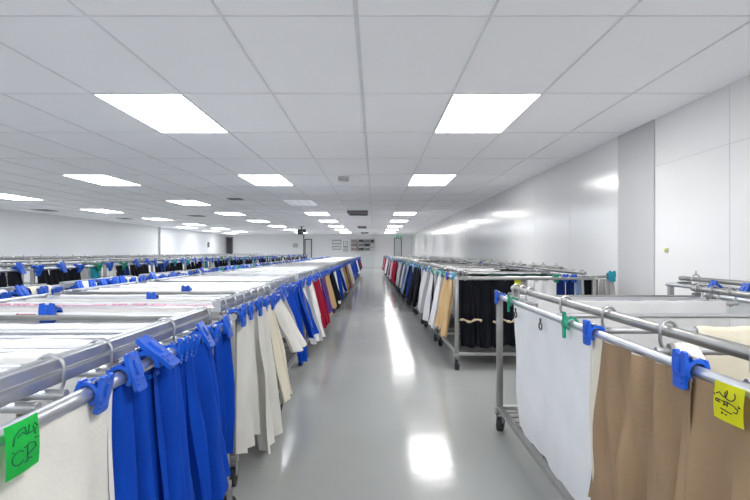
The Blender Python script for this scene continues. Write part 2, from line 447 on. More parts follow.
def to_world(row, i, lx, ly):
    R, y0, L, x = frame(row, i)
    wx = x + R['side']*lx; wy = y0 + ly
    if row == 'R' and i == 0: wx = .723 + .0115*wy + R['side']*lx     # this rack stands slightly askew
    return wx, wy
PROTO = {}
for row, R in ROWS.items():
    for i, (y0, L, x) in enumerate(R['racks']):
        key = (row, round(L,2))
        n = len(R['racks'])
        if i < 6: lab = 'steel wheeled clothes rack, %s from the camera in the %s' % (ORD[i], R['phrase']); g = None
        else: lab = 'steel wheeled clothes rack in the far stretch of the %s' % R['phrase']; g = 'far racks of the '+R['phrase']
        ry = 0
        if key not in PROTO:
            o = make_rack(R['W'], L, frame(row, i)[0]['z'], R['style']); PROTO[key] = o
            if R['side'] < 0:
                for ch in o.children:
                    ch.location.x = -ch.location.x
                    if ch.data.users == 1 or ch.name.split('.')[0] != 'caster':
                        for v in ch.data.vertices: v.co.x = -v.co.x
                        ch.data.flip_normals()
            o['label'] = lab
            if g: o['group'] = g
        else:
            o = dup(PROTO[key], label=lab, group=g)
        xx = x
        if row == 'R' and i == 0:
            xx = .723+.0115*y0; ry = -math.atan(.0115)
        o.location = (xx, y0, 0); o.rotation_euler = (0,0,ry)
bpy.data.objects.remove(WHEEL); bpy.data.objects.remove(FORK)

# ------------------------------------------------------------------ hanging bars with hooks
def c_hook(bm, x, zc, zb, R_=.034, r=.0055, y=0):
    # loop over rail centre (x, zc) in the x-z plane with a tail curling under the bar at zb
    pts = []
    for k in range(11):
        a = math.radians(200 - k*22)
        pts.append((x+R_*math.cos(a), y, zc+R_*math.sin(a)+.004))
    tx = pts[-1][0]
    pts += [(tx+.000, y, (zc+zb)/2), (tx-.008, y, zb+.004), (tx-.018, y, zb-.012), (tx-.034, y, zb-.014)]
    tube(bm, pts, r, 8)
def make_bar(W, zr, style, side, mat):
    r = thing('hanging_bar', 'x', 'bar')
    zb = zr-.005 if style == 'left' else zr-.012
    ix = .075 if style == 'left' else .09
    bm = bmesh.new()
    tube(bm, [(side*(ix-.035),0,zb),(side*(W-ix+.035),0,zb)], .0115, 10)
    new_obj('tube', bm, mat, r)
    zc = zr+.045
    for s_, x in (((-1, ix),) if style == 'left' else ((-1, ix), (1, W-ix))):
        bm = bmesh.new(); c_hook(bm, 0, zc, zb, .031 if style == 'left' else .024, .0042 if style == 'left' else .0055)
        if s_*side < 0:
            pass
        for v in bm.verts: v.co.x = v.co.x*(1 if (s_ > 0) == (side > 0) else -1) + side*x
        new_obj('hook', bm, M_HOOK, r)
    return r

def draped(Wx, mat_name, drop=.5, seed=0, hw=.026, nu=46, thick=0.0, zb=0, amp=.006):
    """sheet folded over a bar running along x, centred at 0; hanging both sides"""
    rnd = random.Random(seed); ph = [rnd.uniform(0,6.28) for _ in range(6)]
    bm = bmesh.new()
    prof = []
    for k in range(7): prof.append((-1, 1-k/6.0))
    sec = []
    nd = 7
    for k in range(nd): # back from hem to top
        v = 1-k/nd; sec.append((-(hw*.6+hw*.9*v), -drop*v, v))
    for k in range(7):
        a = PI - k*PI/6; sec.append((hw*.6*math.cos(a), hw*.6*math.sin(a)*.8, 0))
    for k in range(1, nd+1):
        v = k/nd; sec.append(((hw*.6+hw*.9*v), -drop*v*(.93+.05*math.sin(seed)), v))
    grid = []
    for i in range(nu+1):
        u = i/nu; x = (u-.5)*Wx; row = []
        w1 = math.sin(u*23+ph[0])*.5+math.sin(u*51+ph[1])*.35+math.sin(u*9+ph[2])*.5
        w2 = math.sin(u*31+ph[3])*.5+math.sin(u*67+ph[4])*.3
        for (y, z, v) in sec:
            row.append(bm.verts.new((x + .006*w2*v, y + amp*w1*(.35+2.2*v), z + .0035*w2 + (.006*w1 if v == 1 else 0))))
        grid.append(row)
    for i in range(nu):
        for j in range(len(sec)-1):
            bm.faces.new((grid[i][j], grid[i+1][j], grid[i+1][j+1], grid[i][j+1]))
    me = bpy.data.meshes.new('draped_cloth'); bm.to_mesh(me); bm.free()
    me.materials.append(CL[mat_name])
    for p in me.polygons: p.use_smooth = True
    return me
DR = {}
def put_draped(row, i, ly, cname, label, group, lx0=None, lx1=None, seed=None, drop=.5, hw=.026, dz=0):
    R, y0, L, x = frame(row, i)
    ix = .13 if R['W'] > .6 else .06
    lx0 = ix if lx0 is None else lx0; lx1 = R['W']-ix if lx1 is None else lx1
    seed = random.randrange(5) if seed is None else seed
    key = (round(lx1-lx0,3), cname, seed, drop, hw)
    if key not in DR: DR[key] = draped(lx1-lx0, cname, drop, seed, hw)
    o = bpy.data.objects.new('draped_cloth', DR[key]); COL.objects.link(o)
    wx, wy = to_world(row, i, (lx0+lx1)/2, ly)
    zb = R['z']-.005 if R['style'] == 'left' else R['z']-.012
    o.location = (wx, wy, zb+.0115+dz-.012+.001)
    tag(o, label, 'cloth', group)
    return o

BARP = {}
def put_bar(row, i, ly, label, group, mat, hooks=True):
    R, y0, L, x = frame(row, i)
    key = (row, mat.name, R['z'])
    if key not in BARP:
        BARP[key] = o = make_bar(R['W'], R['z'], R['style'], R['side'], mat)
        o['label'] = label
        if group: o['group'] = group
    else: o = dup(BARP[key], label=label, group=group)
    wx, wy = to_world(row, i, 0, ly); o.location = (wx, wy, 0)
    if not hooks:
        for ch in list(o.children):
            if ch.name.startswith('hook'): bpy.data.objects.remove(ch)
    return o

NBAR = {'A':7,'B':3,'R':6}
WHITES = ['white','white','off-white','white','white','off-white']
def rackname(row, i):
    base = {'A':'left aisle row','B':'second left row','R':'right aisle row','C':'third left row','D':'row by the left wall','W':'row by the right wall'}[row]
    return base
for row in ('A','R'):
    R = ROWS[row]
    for i, (y0, L, x) in enumerate(R['racks']):
        n = NBAR[row]
        ys = [.06 + (L-.12)*k/(n-1) for k in range(n)]
        if row == 'A' and i == 0: ys = [.30,.44,.535,.745,.80,.93,1.03,1.17,1.30,1.43,1.55]
        if row == 'R' and i == 0: ys = [.13,.45,.83,1.23,1.68,2.25,2.40,2.55]
        cs = None
        for k, ly in enumerate(ys):
            mat = M_BAR if row != 'R' or i == 0 else M_BARD
            if i < 5:
                lb = 'steel hanging bar, %s along the %s rack of the %s' % (ORD[k].replace('nearest','first'), ORD[i], rackname(row,i)); g = None
            else:
                lb = 'steel hanging bar across a distant rack of the %s' % rackname(row,i); g = 'distant hanging bars of the '+rackname(row,i)
            put_bar(row, i, ly, lb, g, mat, not (row == 'A' and i == 0 and k not in (0,2,3,7,10)))
            if row == 'A' and i == 0 and k in (1,3,4,6,8,9): continue
            if row == 'A' and i > 0 and k % 3 == 2: continue
            if row == 'R' and i == 0:
                c = {1:'beige',2:'white',3:'cream',5:'white'}.get(k)
                if c is None: continue
            elif row == 'R':
                if i == 1 and k == 0: continue
                c = random.choice(['black','dark green','black','white','grey','black','white'])
                if i == 1: c = ['black','white','black','dark green','black','white'][k]
            elif row == 'B': c = ['white','off-white','cream'][k%3]
            else: c = WHITES[(k+i)%6]
            if i < 5:
                lb = '%s cloth draped over bar %s of the %s rack, %s' % (c, ORD[k].replace('nearest','first'), ORD[i], rackname(row,i)); g = None
            else:
                lb = '%s cloth draped over a bar on a distant rack of the %s' % (c, rackname(row,i)); g = '%s draped cloths, distant %s' % (c, rackname(row,i))
            put_draped(row, i, ly, c, lb, g, lx0=(.40 if (row == 'R' and i == 0 and k in (2,3)) else None), hw=.030 if row == 'R' else (.034 if row == 'A' else .05), dz=0 if row != 'B' else .015)

# ------------------------------------------------------------------ hanging cloths on the outer rails
def hang_mesh(Lt, drop, folds=4, amp=.02, flare=.05, spread=1.0, seed=0, hem=None, rr=.02, topamp=.25, shift=0.0, nu=None, nv=22, back=.12, mat='white', pinch=0, flip=1, bias=.45, crease=.004):
    """top edge along +y centred on 0; drapes over a rail at origin; outward = +x*flip"""
    rnd = random.Random(seed)
    ph = [rnd.uniform(0,6.28) for _ in range(8)]
    nu = nu or int(max(24, folds*18))
    bm = bmesh.new()
    def fold(u, v):
        w = u + .05*math.sin(6.28*u*1.3+ph[0]) + .03*math.sin(6.28*u*2.7+ph[1])*v
        r_ = abs(math.sin(3.14159*w*folds+ph[2]))
        s = 2*math.sqrt(r_*r_+.012)-1.1
        s2 = math.sin(6.28*w*folds*2.03+ph[3]+1.3*v)
        s3 = math.sin(6.28*w*folds*.47+ph[4])
        return .80*s + .14*s2 + .30*s3
    grid = []
    for i in range(nu+1):
        u = i/nu; col = []
        h = drop*(hem(u) if hem else 1+.012*math.sin(9*u+ph[5]))
        seq = []
        seq.append(('f', 0.0))
        for k in range(1, nv+1): seq.append(('f', k/nv))
        for kind, t in seq:
            if kind == 'b':
                y = (u-.5)*Lt; X = -rr - .004 + .3*amp*topamp*fold(u,0)*t; z = -back*t
            elif kind == 'a':
                a = PI - t*PI; X = rr*math.cos(a); z = rr*math.sin(a); y = (u-.5)*Lt
                X += .3*amp*topamp*fold(u,0)
            else:
                v = t
                sm = v*v*(3-2*v)
                A = amp*(topamp + (1-topamp)*min(1, v*2.2)**.8)
                sp = 1+(spread-1)*(v**.9)
                if pinch: sp = (1-pinch) + pinch*min(1, v*4)**.6 + (spread-1)*v
                y = (u-.5)*Lt*sp + shift*v + .25*amp*math.cos(6.28*u*folds+ph[2])*v
                X = .001 + flare*(v**1.15) + A*(fold(u, v)+bias*v) + .005*math.sin(7*v+ph[6]+4*u)*v + crease*math.sin(6.28*(u*folds*1.7+v*1.3)+ph[7])*math.sin(3.1*v)
                z = -.6*rr - (h-.6*rr)*v
            if pinch and kind != 'f': y *= (1-pinch)
            col.append(bm.verts.new((X*flip, y, z)))
        grid.append(col)
    for i in range(nu):
        for j in range(len(grid[0])-1):
            bm.faces.new((grid[i][j], grid[i+1][j], grid[i+1][j+1], grid[i][j+1]))
    me = bpy.data.meshes.new('hanging_cloth'); bm.to_mesh(me); bm.free()
    me.materials.append(CL[mat])
    for p in me.polygons: p.use_smooth = True
    return me

def hang(me, X, Y, Z, label, group=None, rotz=0):
    o = bpy.data.objects.new('hanging_cloth', me); COL.objects.link(o)
    o.location = (X, Y, Z); o.rotation_euler = (0,0,rotz)
    tag(o, label, 'cloth', group)
    return o
def near(row, i, Y0, Y1, zhem, c, label, extra=0.0, **kw):
    R, y0, L, x = frame(row, i)
    flip = -R['side']
    X, _ = to_world(row, i, -.014-extra*1.5, (Y0+Y1)/2-y0)
    rot = -math.atan(.0115) if (row == 'R' and i == 0) else 0
    rad = .0175 if R['style'] == 'left' else .0145
    me = hang_mesh(Y1-Y0, R['z']-zhem, flip=flip, mat=c, rr=rad+extra, **kw)
    return hang(me, X, (Y0+Y1)/2, R['z'], label, None, rot)

# left rack 1
near('A',0,.55,1.25,.08,'off-white','long off-white cloth at the near left edge, beside the green tag', folds=2.3, amp=.020, flare=.015, spread=1.03, seed=3, topamp=.1, nv=30, shift=.015)
near('A',0,1.24,1.49,.04,'royal blue','royal blue cloth next to the long off-white cloth on nearest left rack', folds=3, amp=.040, flare=.03, spread=1.05, seed=11, topamp=.4, nv=30, shift=-.02, hem=lambda u: 1.0)
near('A',0,1.44,1.70,.12,'royal blue','royal blue cloth under the large blue clamps on nearest left rack', extra=.004, folds=3, amp=.044, flare=.04, spread=1.1, seed=5, topamp=.5, nv=30, shift=-.02)
near('A',0,1.68,1.98,.31,'royal blue','royal blue cloth with a slanting hem, middle of nearest left rack', extra=.002, folds=3.2, amp=.046, flare=.045, spread=1.1, seed=23, topamp=.5, nv=30, shift=-.04, hem=lambda u: 1.13-.17*u)
near('A',0,1.97,2.17,.31,'royal blue','royal blue cloth at the far end of the nearest left rack', extra=.003, folds=2.4, amp=.034, flare=-.01, spread=1.1, seed=8, topamp=.5, nv=30, shift=.0, hem=lambda u: .98+.05*u)
# left rack 2
near('A',1,2.53,2.86,.15,'off-white','long off-white cloth first on second left rack, beside the blue cloths', folds=3, amp=.034, flare=.01, spread=1.15, seed=2, pinch=.15, topamp=.5, nv=26)
near('A',1,2.83,3.22,.06,'off-white','longest off-white cloth with wide pleats on second left rack', extra=.003, folds=3.2, amp=.040, flare=.05, spread=1.25, seed=14, topamp=.5, nv=26, pinch=.25, hem=lambda u: 1.0+.02*math.sin(u*5))
near('A',1,3.18,3.42,.22,'cream','cream cloth third along the second left rack', extra=.002, folds=2.2, amp=.03, flare=.10, spread=1.2, seed=31, topamp=.5, pinch=.3)
near('A',1,3.40,3.72,.45,'off-white','short off-white cloth flaring at the far end of second left rack', extra=.004, folds=2, amp=.03, flare=.13, spread=1.35, seed=17, topamp=.5, shift=.10, pinch=.3)
# left rack 3 and on : (Y0,Y1,zhem,colour,label)
seqA = [(4.04,4.18,.42,'grey'),(4.18,4.52,.30,'royal blue'),(4.50,4.78,.16,'royal blue'),(4.76,5.10,.34,'royal blue'),(5.02,5.20,.24,'white'),
 (5.55,5.85,.18,'white'),(5.84,6.04,.40,'off-white'),(6.04,6.4,.22,'crimson'),(6.38,6.68,.24,'crimson'),
 (7.05,7.3,.30,'purple'),(7.3,7.5,.30,'brown'),(7.5,7.8,.2,'tan'),(7.8,8.15,.28,'tan'),
 (8.55,8.8,.2,'black'),(8.8,9.1,.3,'black'),(9.1,9.4,.28,'grey-blue'),(9.4,9.7,.2,'white'),
 (10.05,10.4,.26,'royal blue'),(10.4,10.8,.18,'royal blue'),(10.8,11.15,.3,'royal blue'),
 (11.55,11.9,.25,'white'),(11.9,12.3,.2,'tan'),(12.3,12.65,.3,'tan'),
 (13.05,13.4,.2,'brown'),(13.4,13.8,.3,'tan'),(13.8,14.2,.2,'pink'),
 (14.55,14.9,.2,'white'),(14.9,15.3,.3,'off-white'),(15.3,15.7,.2,'white'),
 (16.05,16.5,.2,'royal blue'),(16.5,17.1,.3,'royal blue'),(17.55,18.6,.25,'royal blue'),(19.05,20.1,.3,'navy'),(20.55,21.6,.3,'royal blue'),
 (22.05,23.1,.2,'white'),(23.55,24.6,.3,'navy'),(25.05,26.1,.3,'black'),(26.55,27.6,.25,'crimson'),(28.05,29.1,.25,'navy')]
def rack_of(row, Y):
    best = 0
    for i, (y0, L, x) in enumerate(ROWS[row]['racks']):
        if y0-.25 <= Y: best = i
    return best
cnt = {}
for n, (a, b, zh, c) in enumerate(seqA):
    i = rack_of('A', (a+b)/2); k = cnt.get(i, 0); cnt[i] = k+1
    near('A', i, a, b, zh, c, '%s cloth hanging %s on the aisle side of the %s left rack' % (c, ['first','second','third','fourth','fifth'][k], ORD[i]),
         extra=.002*(n%3), folds=2.4, amp=.034, flare=random.uniform(.06,.13), spread=1.2, seed=100+n, topamp=.45, nv=12, pinch=.2, shift=random.uniform(-.04,.04))

# right rack 1
near('R',0,1.79,2.88,.165,'white','large flat white sheet on the nearest right rack', folds=2.0, amp=.008, bias=0, flare=-.03, spread=1.0, seed=4, topamp=.2, nv=30, nu=60, hem=lambda u: 1.0+.012*math.sin(u*17)+.01*math.sin(u*31))
near('R',0,1.72,1.83,.12,'cream','narrow cream cloth between the white sheet and the beige cloth', folds=1.2, amp=.012, flare=-.004, spread=1.1, seed=6, topamp=.3, nv=24)
near('R',0,1.195,1.765,.25,'beige','beige cloth with soft folds between the two near blue clamps', extra=.003, folds=3.6, amp=.032, crease=.012, flare=.01, spread=1.10, seed=61, topamp=.45, nv=34, nu=70, hem=lambda u: 1.05-.12*u)
near('R',0,.60,1.235,.20,'beige','beige cloth behind the yellow tag on the nearest right rack', extra=.001, folds=3.4, amp=.026, crease=.010, flare=.005, spread=1.05, seed=43, topamp=.3, nv=30, nu=60)
seqR = [(5.06,5.42,.30,'tan'),(5.40,5.78,.33,'tan'),(5.95,6.28,.26,'white'),
 (6.66,7.0,.25,'white'),(7.0,7.35,.3,'grey'),(7.35,7.9,.28,'white'),
 (8.25,8.6,.3,'black'),(8.6,9.05,.22,'black'),(9.05,9.5,.25,'black'),
 (9.85,10.2,.25,'navy'),(10.2,10.6,.3,'black'),(10.6,11.1,.3,'grey-blue'),
 (11.45,11.8,.25,'grey-blue'),(11.8,12.2,.3,'white'),(12.2,12.7,.2,'navy'),
 (13.05,13.6,.3,'white'),(13.6,14.3,.25,'white'),(14.65,15.2,.2,'crimson'),(15.2,15.9,.3,'crimson'),
 (16.25,17.0,.2,'crimson'),(17.0,17.5,.3,'pink'),(17.85,18.4,.2,'white'),(18.4,19.1,.3,'crimson'),
 (19.45,20.0,.2,'grey'),(20.0,20.7,.25,'black'),(21.05,22.3,.25,'grey'),(22.65,23.3,.2,'white'),(23.3,23.9,.3,'black'),(24.25,25.5,.25,'crimson'),(25.85,27.1,.25,'pink'),(27.45,28.6,.2,'crimson')]
cnt = {}
for n, (a, b, zh, c) in enumerate(seqR):
    i = rack_of('R', (a+b)/2); k = cnt.get(i, 0); cnt[i] = k+1
    near('R', i, a, b, zh, c, '%s cloth hanging %s on the aisle side of the %s right rack' % (c, ['first','second','third','fourth','fifth'][k], ORD[i]),
         extra=.002*(n%3), folds=2.6, amp=.036, flare=random.uniform(.05,.10), spread=1.25, seed=200+n, topamp=.45, nv=12, pinch=.3, shift=random.uniform(-.04,.04))

# cloths on the end bar of the second right rack (facing the camera)
def end_cloth(X0, X1, zt, zh, c, label, folds=3, amp=.02, seed=0, spread=1.0, Y=5.09, **kw):
    me = hang_mesh(X1-X0, zt-zh, folds=folds, amp=amp, flare=.01, seed=seed, mat=c, spread=spread, nv=16, rr=.016, **kw)
    return hang(me, (X0+X1)/2, Y, zt, label, None, -PI/2)
zE = .848
end_cloth(.80,.98,zE,.21,'black','black cloth on end bar of second right rack, nearest the aisle', 3, .022, 1)
end_cloth(.975,1.16,zE,.20,'black','black cloth second from the aisle on end bar of second right rack', 3, .022, 2, Y=5.10)
end_cloth(1.155,1.33,zE,.22,'black','black cloth beside the yellow-green tag on end bar', 3, .022, 3)
end_cloth(1.34,1.44,zE,.25,'grey','grey striped looking cloth right of the yellow-green tag', 4, .02, 4, Y=5.10)
end_cloth(1.45,1.69,zE+.0,.25,'white','white cloth peaking on end bar of the second right rack', 2, .03, 5, spread=1.25, pinch=.35)
end_cloth(1.71,1.79,zE+.0,.3,'navy','navy cloth right of the peaking white cloth', 1.6, .02, 6)
end_cloth(1.80,1.88,zE+.0,.3,'navy','navy cloth in the middle right of the end bar', 1.6, .02, 7, Y=5.10)
end_cloth(1.885,1.945,zE+.0,.3,'grey-blue','grey-blue cloth between navy and black on the end bar', 1.6, .02, 8)
bm = bmesh.new(); tube(bm, [(0,0,0),(.33,0,.02)], .012, 10); tube(bm, [(.0,0,0),(0,0,-.02)], .01, 8)
tag(new_obj('hanging_rod', bm, M_STEEL, loc=(1.93,5.09,.854)), 'short steel rod extending to the teal clamp near the pillar', 'rod')
end_cloth(1.965,2.10,zE+.012,.3,'black','black cloth hanging left of the light grey cloth near the pillar', 2, .022, 9)
end_cloth(2.105,2.26,zE+.005,.3,'grey','light grey cloth below the teal clamp beside the pillar', 2.5, .02, 10, pinch=.2)

# white sheet folded on top of second right rack
bm = bmesh.new()
for iy in range(11):
    for ix in range(15):
        x = ix/14; y = iy/10
        bm.verts.new((.42*x, .62*y, .022+.006*math.sin(7*x+3*y)+.004*math.sin(13*y)))
bm.verts.ensure_lookup_table()
for iy in range(10):
    for ix in range(14):
        a = iy*15+ix; bm.faces.new([bm.verts[q] for q in (a, a+1, a+16, a+15)])
bmesh.ops.solidify(bm, geom=bm.faces[:], thickness=.012)
tag(new_obj('folded_cloth', bm, CL['white'], loc=(.80,5.25,.895)), 'white cloth folded flat on top of the second right rack', 'cloth')
# rope ties on black cloth
for x, rot, lb in ((.89,.06,'pale rope tie across the black cloths, left one'), (1.20,-.3,'pale knotted rope tie across the black cloths, right one')):
    bm = bmesh.new()
    pts = [(-.10+.02*k, -.012*math.sin(k*1.7), .012*math.sin(k*.9+rot*8)) for k in range(11)]
    tube(bm, pts, [.008+.006*(k%3 == 1) for k in range(11)], 8)
    tag(new_obj('rope_tie', bm, M_ROPE, loc=(x,5.03,.46)), lb, 'rope')

# rows B, C, D, W edge cloths from a small pool
POOL = {}
def pooled(c, v, side):
    k = (c, v, side)
    if k not in POOL:
        rnd = random.Random(v)
        POOL[k] = hang_mesh(.22, .45+.1*rnd.random(), folds=2, amp=.028, flare=.05, spread=1.2, seed=v*7, mat=c, rr=.018, nv=8, nu=18, pinch=.15, flip=-side)
    return POOL[k]
def edge_cloths(row, colours, n, zoff=0, lx=-.012, start=0):
    R = ROWS[row]
    for i, (y0, L, x) in enumerate(R['racks']):
        if i < start: continue
        nn = n if i < 9 else max(2, n-2)
        for k in range(nn):
            c = colours[(i*3+k*2+(i*i)%3) % len(colours)]
            wx, wy = to_world(row, i, lx, .14+(L-.28)*k/(nn-1))
            if i < 4: lb = '%s cloth hung %s along the %s rack, %s' % (c, ORD[k].replace('nearest','first'), ORD[i], rackname(row,i)); g = None
            else: lb = '%s cloth hung on a distant rack of the %s' % (c, rackname(row,i)); g = '%s cloths, distant %s' % (c, rackname(row,i))
            o = hang(pooled(c, (i+k)%4, R['side']), wx, wy, R['z']+zoff, lb, g)
for i, (y0, L, x) in enumerate(ROWS['B']['racks']):
    n = 3
    for k in range(n):
        c = ['off-white','white','cream','white','royal blue','off-white','white'][(i*3+k) % 7]
        lb = ('%s cloth bunched over the rail, %s on the %s rack, %s' % (c, ['first','second','third'][k], ORD[i], rackname('B',i))) if i < 4 else '%s cloth bunched over the rail of a distant %s rack' % (c, rackname('B',i))
        key = ('lump', c, k)
        if key not in DR: DR[key] = draped(.26, c, .34, 11+k*3, .062, 22, amp=.012)
        o = bpy.data.objects.new('draped_cloth', DR[key]); COL.objects.link(o)
        o.location = (x-.0-.06*(k%2), y0+.20+(L-.40)*k/(n-1), ROWS['B']['z']+.035); o.rotation_euler = (0,0,PI/2)
        tag(o, lb, 'cloth', None if i < 4 else '%s bunched cloths, distant %s' % (c, rackname('B',i)))
0 and edge_cloths('B', ['off-white','white','royal blue','white','cream','navy','white','teal'], 5)
edge_cloths('C', ['black','black','navy','grey','black','teal','black','off-white','black'], 6)
edge_cloths('W', ['navy','black','grey','white','black'], 3, start=1)

# ------------------------------------------------------------------ clamps
def make_clamp(mat, kind='wide', side=1):
    """around a rail of radius ~.017 along y at origin; front plate faces +x"""
    r = thing('spring_clamp', 'x', 'clamp')
    L = .05 if kind == 'wide' else .022
    R0, R1 = .0185, .0265
    bm = bmesh.new()   # jaw: open ring
    n = 14; A = []
    out = [(R1*math.cos(math.radians(-60+300*k/n)), R1*math.sin(math.radians(-60+300*k/n))) for k in range(n+1)]
    inn = [(R0*math.cos(math.radians(-60+300*k/n)), R0*math.sin(math.radians(-60+300*k/n))) for k in range(n, -1, -1)]
    vs0 = []; 
    for d in (-L/2, L/2):
        vs0.append(([bm.verts.new((a, d, b)) for a, b in out], [bm.verts.new((a, d, b)) for a, b in inn[::-1]]))
    (o0, i0), (o1, i1) = vs0
    for k in range(n):
        bm.faces.new((o0[k], o0[k+1], o1[k+1], o1[k])); bm.faces.new((i0[k], i1[k], i1[k+1], i0[k+1]))
        bm.faces.new((o0[k], i0[k], i0[k+1], o0[k+1])); bm.faces.new((o1[k], o1[k+1], i1[k+1], i1[k]))
    for k in (0, n): bm.faces.new((o0[k], o1[k], i1[k], i0[k]))
    new_obj('jaw', bm, mat, r)
    bm = bmesh.new()   # front grip with two ears and a waist
    if kind == 'wide':
        ol = [(-.024,-.036),(-.018,-.040),(.018,-.040),(.024,-.036),(.023,-.012),(.027,-.002),(.027,.018),(.024,.041),(.010,.043),(.007,.036),(-.007,.036),(-.010,.043),(-.024,.041),(-.027,.018),(-.027,-.002),(-.023,-.012)]
        prism(bm, ol, .0215, .0300, 'x')
        for z in (-.026,-.014): box(bm, (.031,0,z), (.004,.034,.004))
        box(bm, (.031,0,.010), (.006,.012,.032), .002)
        box(bm, (.012,0,.026), (.026,.030,.010), .003)
        ol2 = [(-.018,-.014),(.018,-.014),(.020,.012),(.014,.022),(-.014,.022),(-.020,.012)]
        bb = bmesh.new(); prism(bb, ol2, -.0270, -.0220, 'x'); new_obj('back_plate', bb, mat, r)
    else:
        ol = [(-.009,-.052),(.009,-.052),(.010,-.014),(.018,-.008),(.018,.008),(.010,.014),(.009,.046),(-.009,.046),(-.010,.014),(-.018,.008),(-.018,-.008),(-.010,-.014)]
        prism(bm, ol, .0225, .0315, 'x')
        box(bm, (.012,0,.026), (.024,.014,.007), .002)
    new_obj('grip', bm, mat, r)
    bm = bmesh.new(); tube(bm, [(.012,-L/2-.004,.030),(.012,L/2+.004,.030)], .0035, 8)
    tube(bm, [(.012+.007*math.cos(a*.7), -.012+a*.0012, .030+.007*math.sin(a*.7)) for a in range(20)], .0012, 5)
    new_obj('spring', bm, M_HOOK, r)
    return r
CPROTO = {}
def clamp(mat, kind, X, Y, Z, label, group=None, facing=1, rot=0, scale=1.0):
    key = (mat.name, kind)
    if key not in CPROTO:
        o = make_clamp(mat, kind); CPROTO[key] = o; o['label'] = label
        if group: o['group'] = group
    else: o = dup(CPROTO[key], label=label, group=group)
    o.location = (X, Y, Z); o.rotation_euler = (0, rot, 0 if facing > 0 else PI); o.scale = (scale,)*3
    return o
def clampR(Y, mat, kind, label, rot=0, scale=1.0):
    X, _ = to_world('R', 0, -.012, Y-.70)
    o = clamp(mat, kind, X, Y, .831, label, None, -1, rot, scale); o.rotation_euler[2] += -.0115
clampR(3.22, M_BLUEP, 'wide', 'blue clamp at the far post of the nearest right rack')
clampR(2.90, M_GREENP, 'slim', 'green clamp at the far corner of the large white sheet')
clampR(2.02, M_GREENP, 'slim', 'green clamp near the middle of the large white sheet')
clampR(1.80, M_BLUEP, 'wide', 'blue clamp where the white sheet meets the beige cloth')
clampR(1.235, M_BLUEP, 'wide', 'large blue clamp beside the yellow tag', scale=1.05)
def clampL(Y, label, mat=M_BLUEP, rot=0, scale=1.0, z=.80):
    X, _ = to_world('A', 0, -.012, Y-.62); return clamp(mat, 'wide', X, Y, z, label, None, 1, rot, scale)
clampL(1.16, 'blue clamp at the edge of the long off-white cloth, nearest left rack', rot=.2, scale=1.0)
clampL(1.31, 'blue clamp right of the first one on nearest left rack', rot=-.3, scale=1.15)
clampL(1.46, 'largest raised blue clamp on the nearest left rack', rot=-.9, scale=1.45)
for k, Y in enumerate((1.62,1.67,1.72,1.77)):
    clampL(Y, 'thin blue clamp, %s of four close together on nearest left rack' % ['first','second','third','fourth'][k], scale=.92, rot=.1*k).scale = (.92,.4,.92)
clampL(1.86, 'blue clamp past the four close ones, nearest left rack', rot=-.5, scale=1.15)
clampL(1.98, 'blue clamp second from the far end of nearest left rack', rot=.3, scale=1.1)
clampL(2.13, 'blue clamp at the far end of the nearest left rack', rot=-.2, scale=1.1)
# yellow clamp by green tag
clampL(.79, 'yellow clamp behind the green tag at the left edge', M_YELP)
for i, (y0, L, x) in enumerate(ROWS['A']['racks']):
    if i == 0: continue
    n = 7 if i < 12 else 4
    for k in range(n):
        X, Y = to_world('A', i, -.012, .03+(L-.06)*k/(n-1))
        if i < 4: lb = 'blue clamp, %s along the %s rack of the left aisle row' % (ORD[k].replace('nearest','first'), ORD[i]); g = None
        else: lb = 'blue clamp on the rail of a distant left aisle row rack'; g = 'blue clamps, distant left aisle row'
        clamp(M_BLUEP, 'wide', X, Y, .80, lb, g, 1, random.uniform(-.6,.6), random.uniform(1.0,1.3))
for row, mats in (('B', [M_BLUEP]*11+[M_TEALP,M_GREENP]), ('C', [M_BLUEP,M_TEALP,M_BLUEP,M_BLUEP,M_BLUEP,M_GREENP,M_BLUEP]), ('R', [M_BLUEP,M_GREENP,M_TEALP]), ('W', [M_TEALP,M_BLUEP])):
    for i, (y0, L, x) in enumerate(ROWS[row]['racks']):
        R = frame(row, i)[0]
        if row in 'RW' and i == 0: continue
        n = {'B':7,'C':4,'R':4,'W':2}[row]
        if i >= 10: n = max(2, n-2)
        for k in range(n):
            X, Y = to_world(row, i, -.012, .05+(L-.1)*k/(n-1)+random.uniform(-.03,.03))
            m = mats[(i*2+k) % len(mats)]; cn = {M_BLUEP:'blue',M_TEALP:'teal',M_GREENP:'green'}[m]
            if i < 4: lb = '%s clamp, %s along the %s rack, %s' % (cn, ORD[k].replace('nearest','first'), ORD[i], rackname(row,i)); g = None
            else: lb = '%s clamp on a distant rack of the %s' % (cn, rackname(row,i)); g = '%s clamps, distant %s' % (cn, rackname(row,i))
            clamp(m, 'wide', X, Y, R['z'], lb, g, -R['side'], random.uniform(-.7,.7), {'B':random.uniform(1.5,1.9),'C':1.5,'W':1.2,'R':1.0}[row])
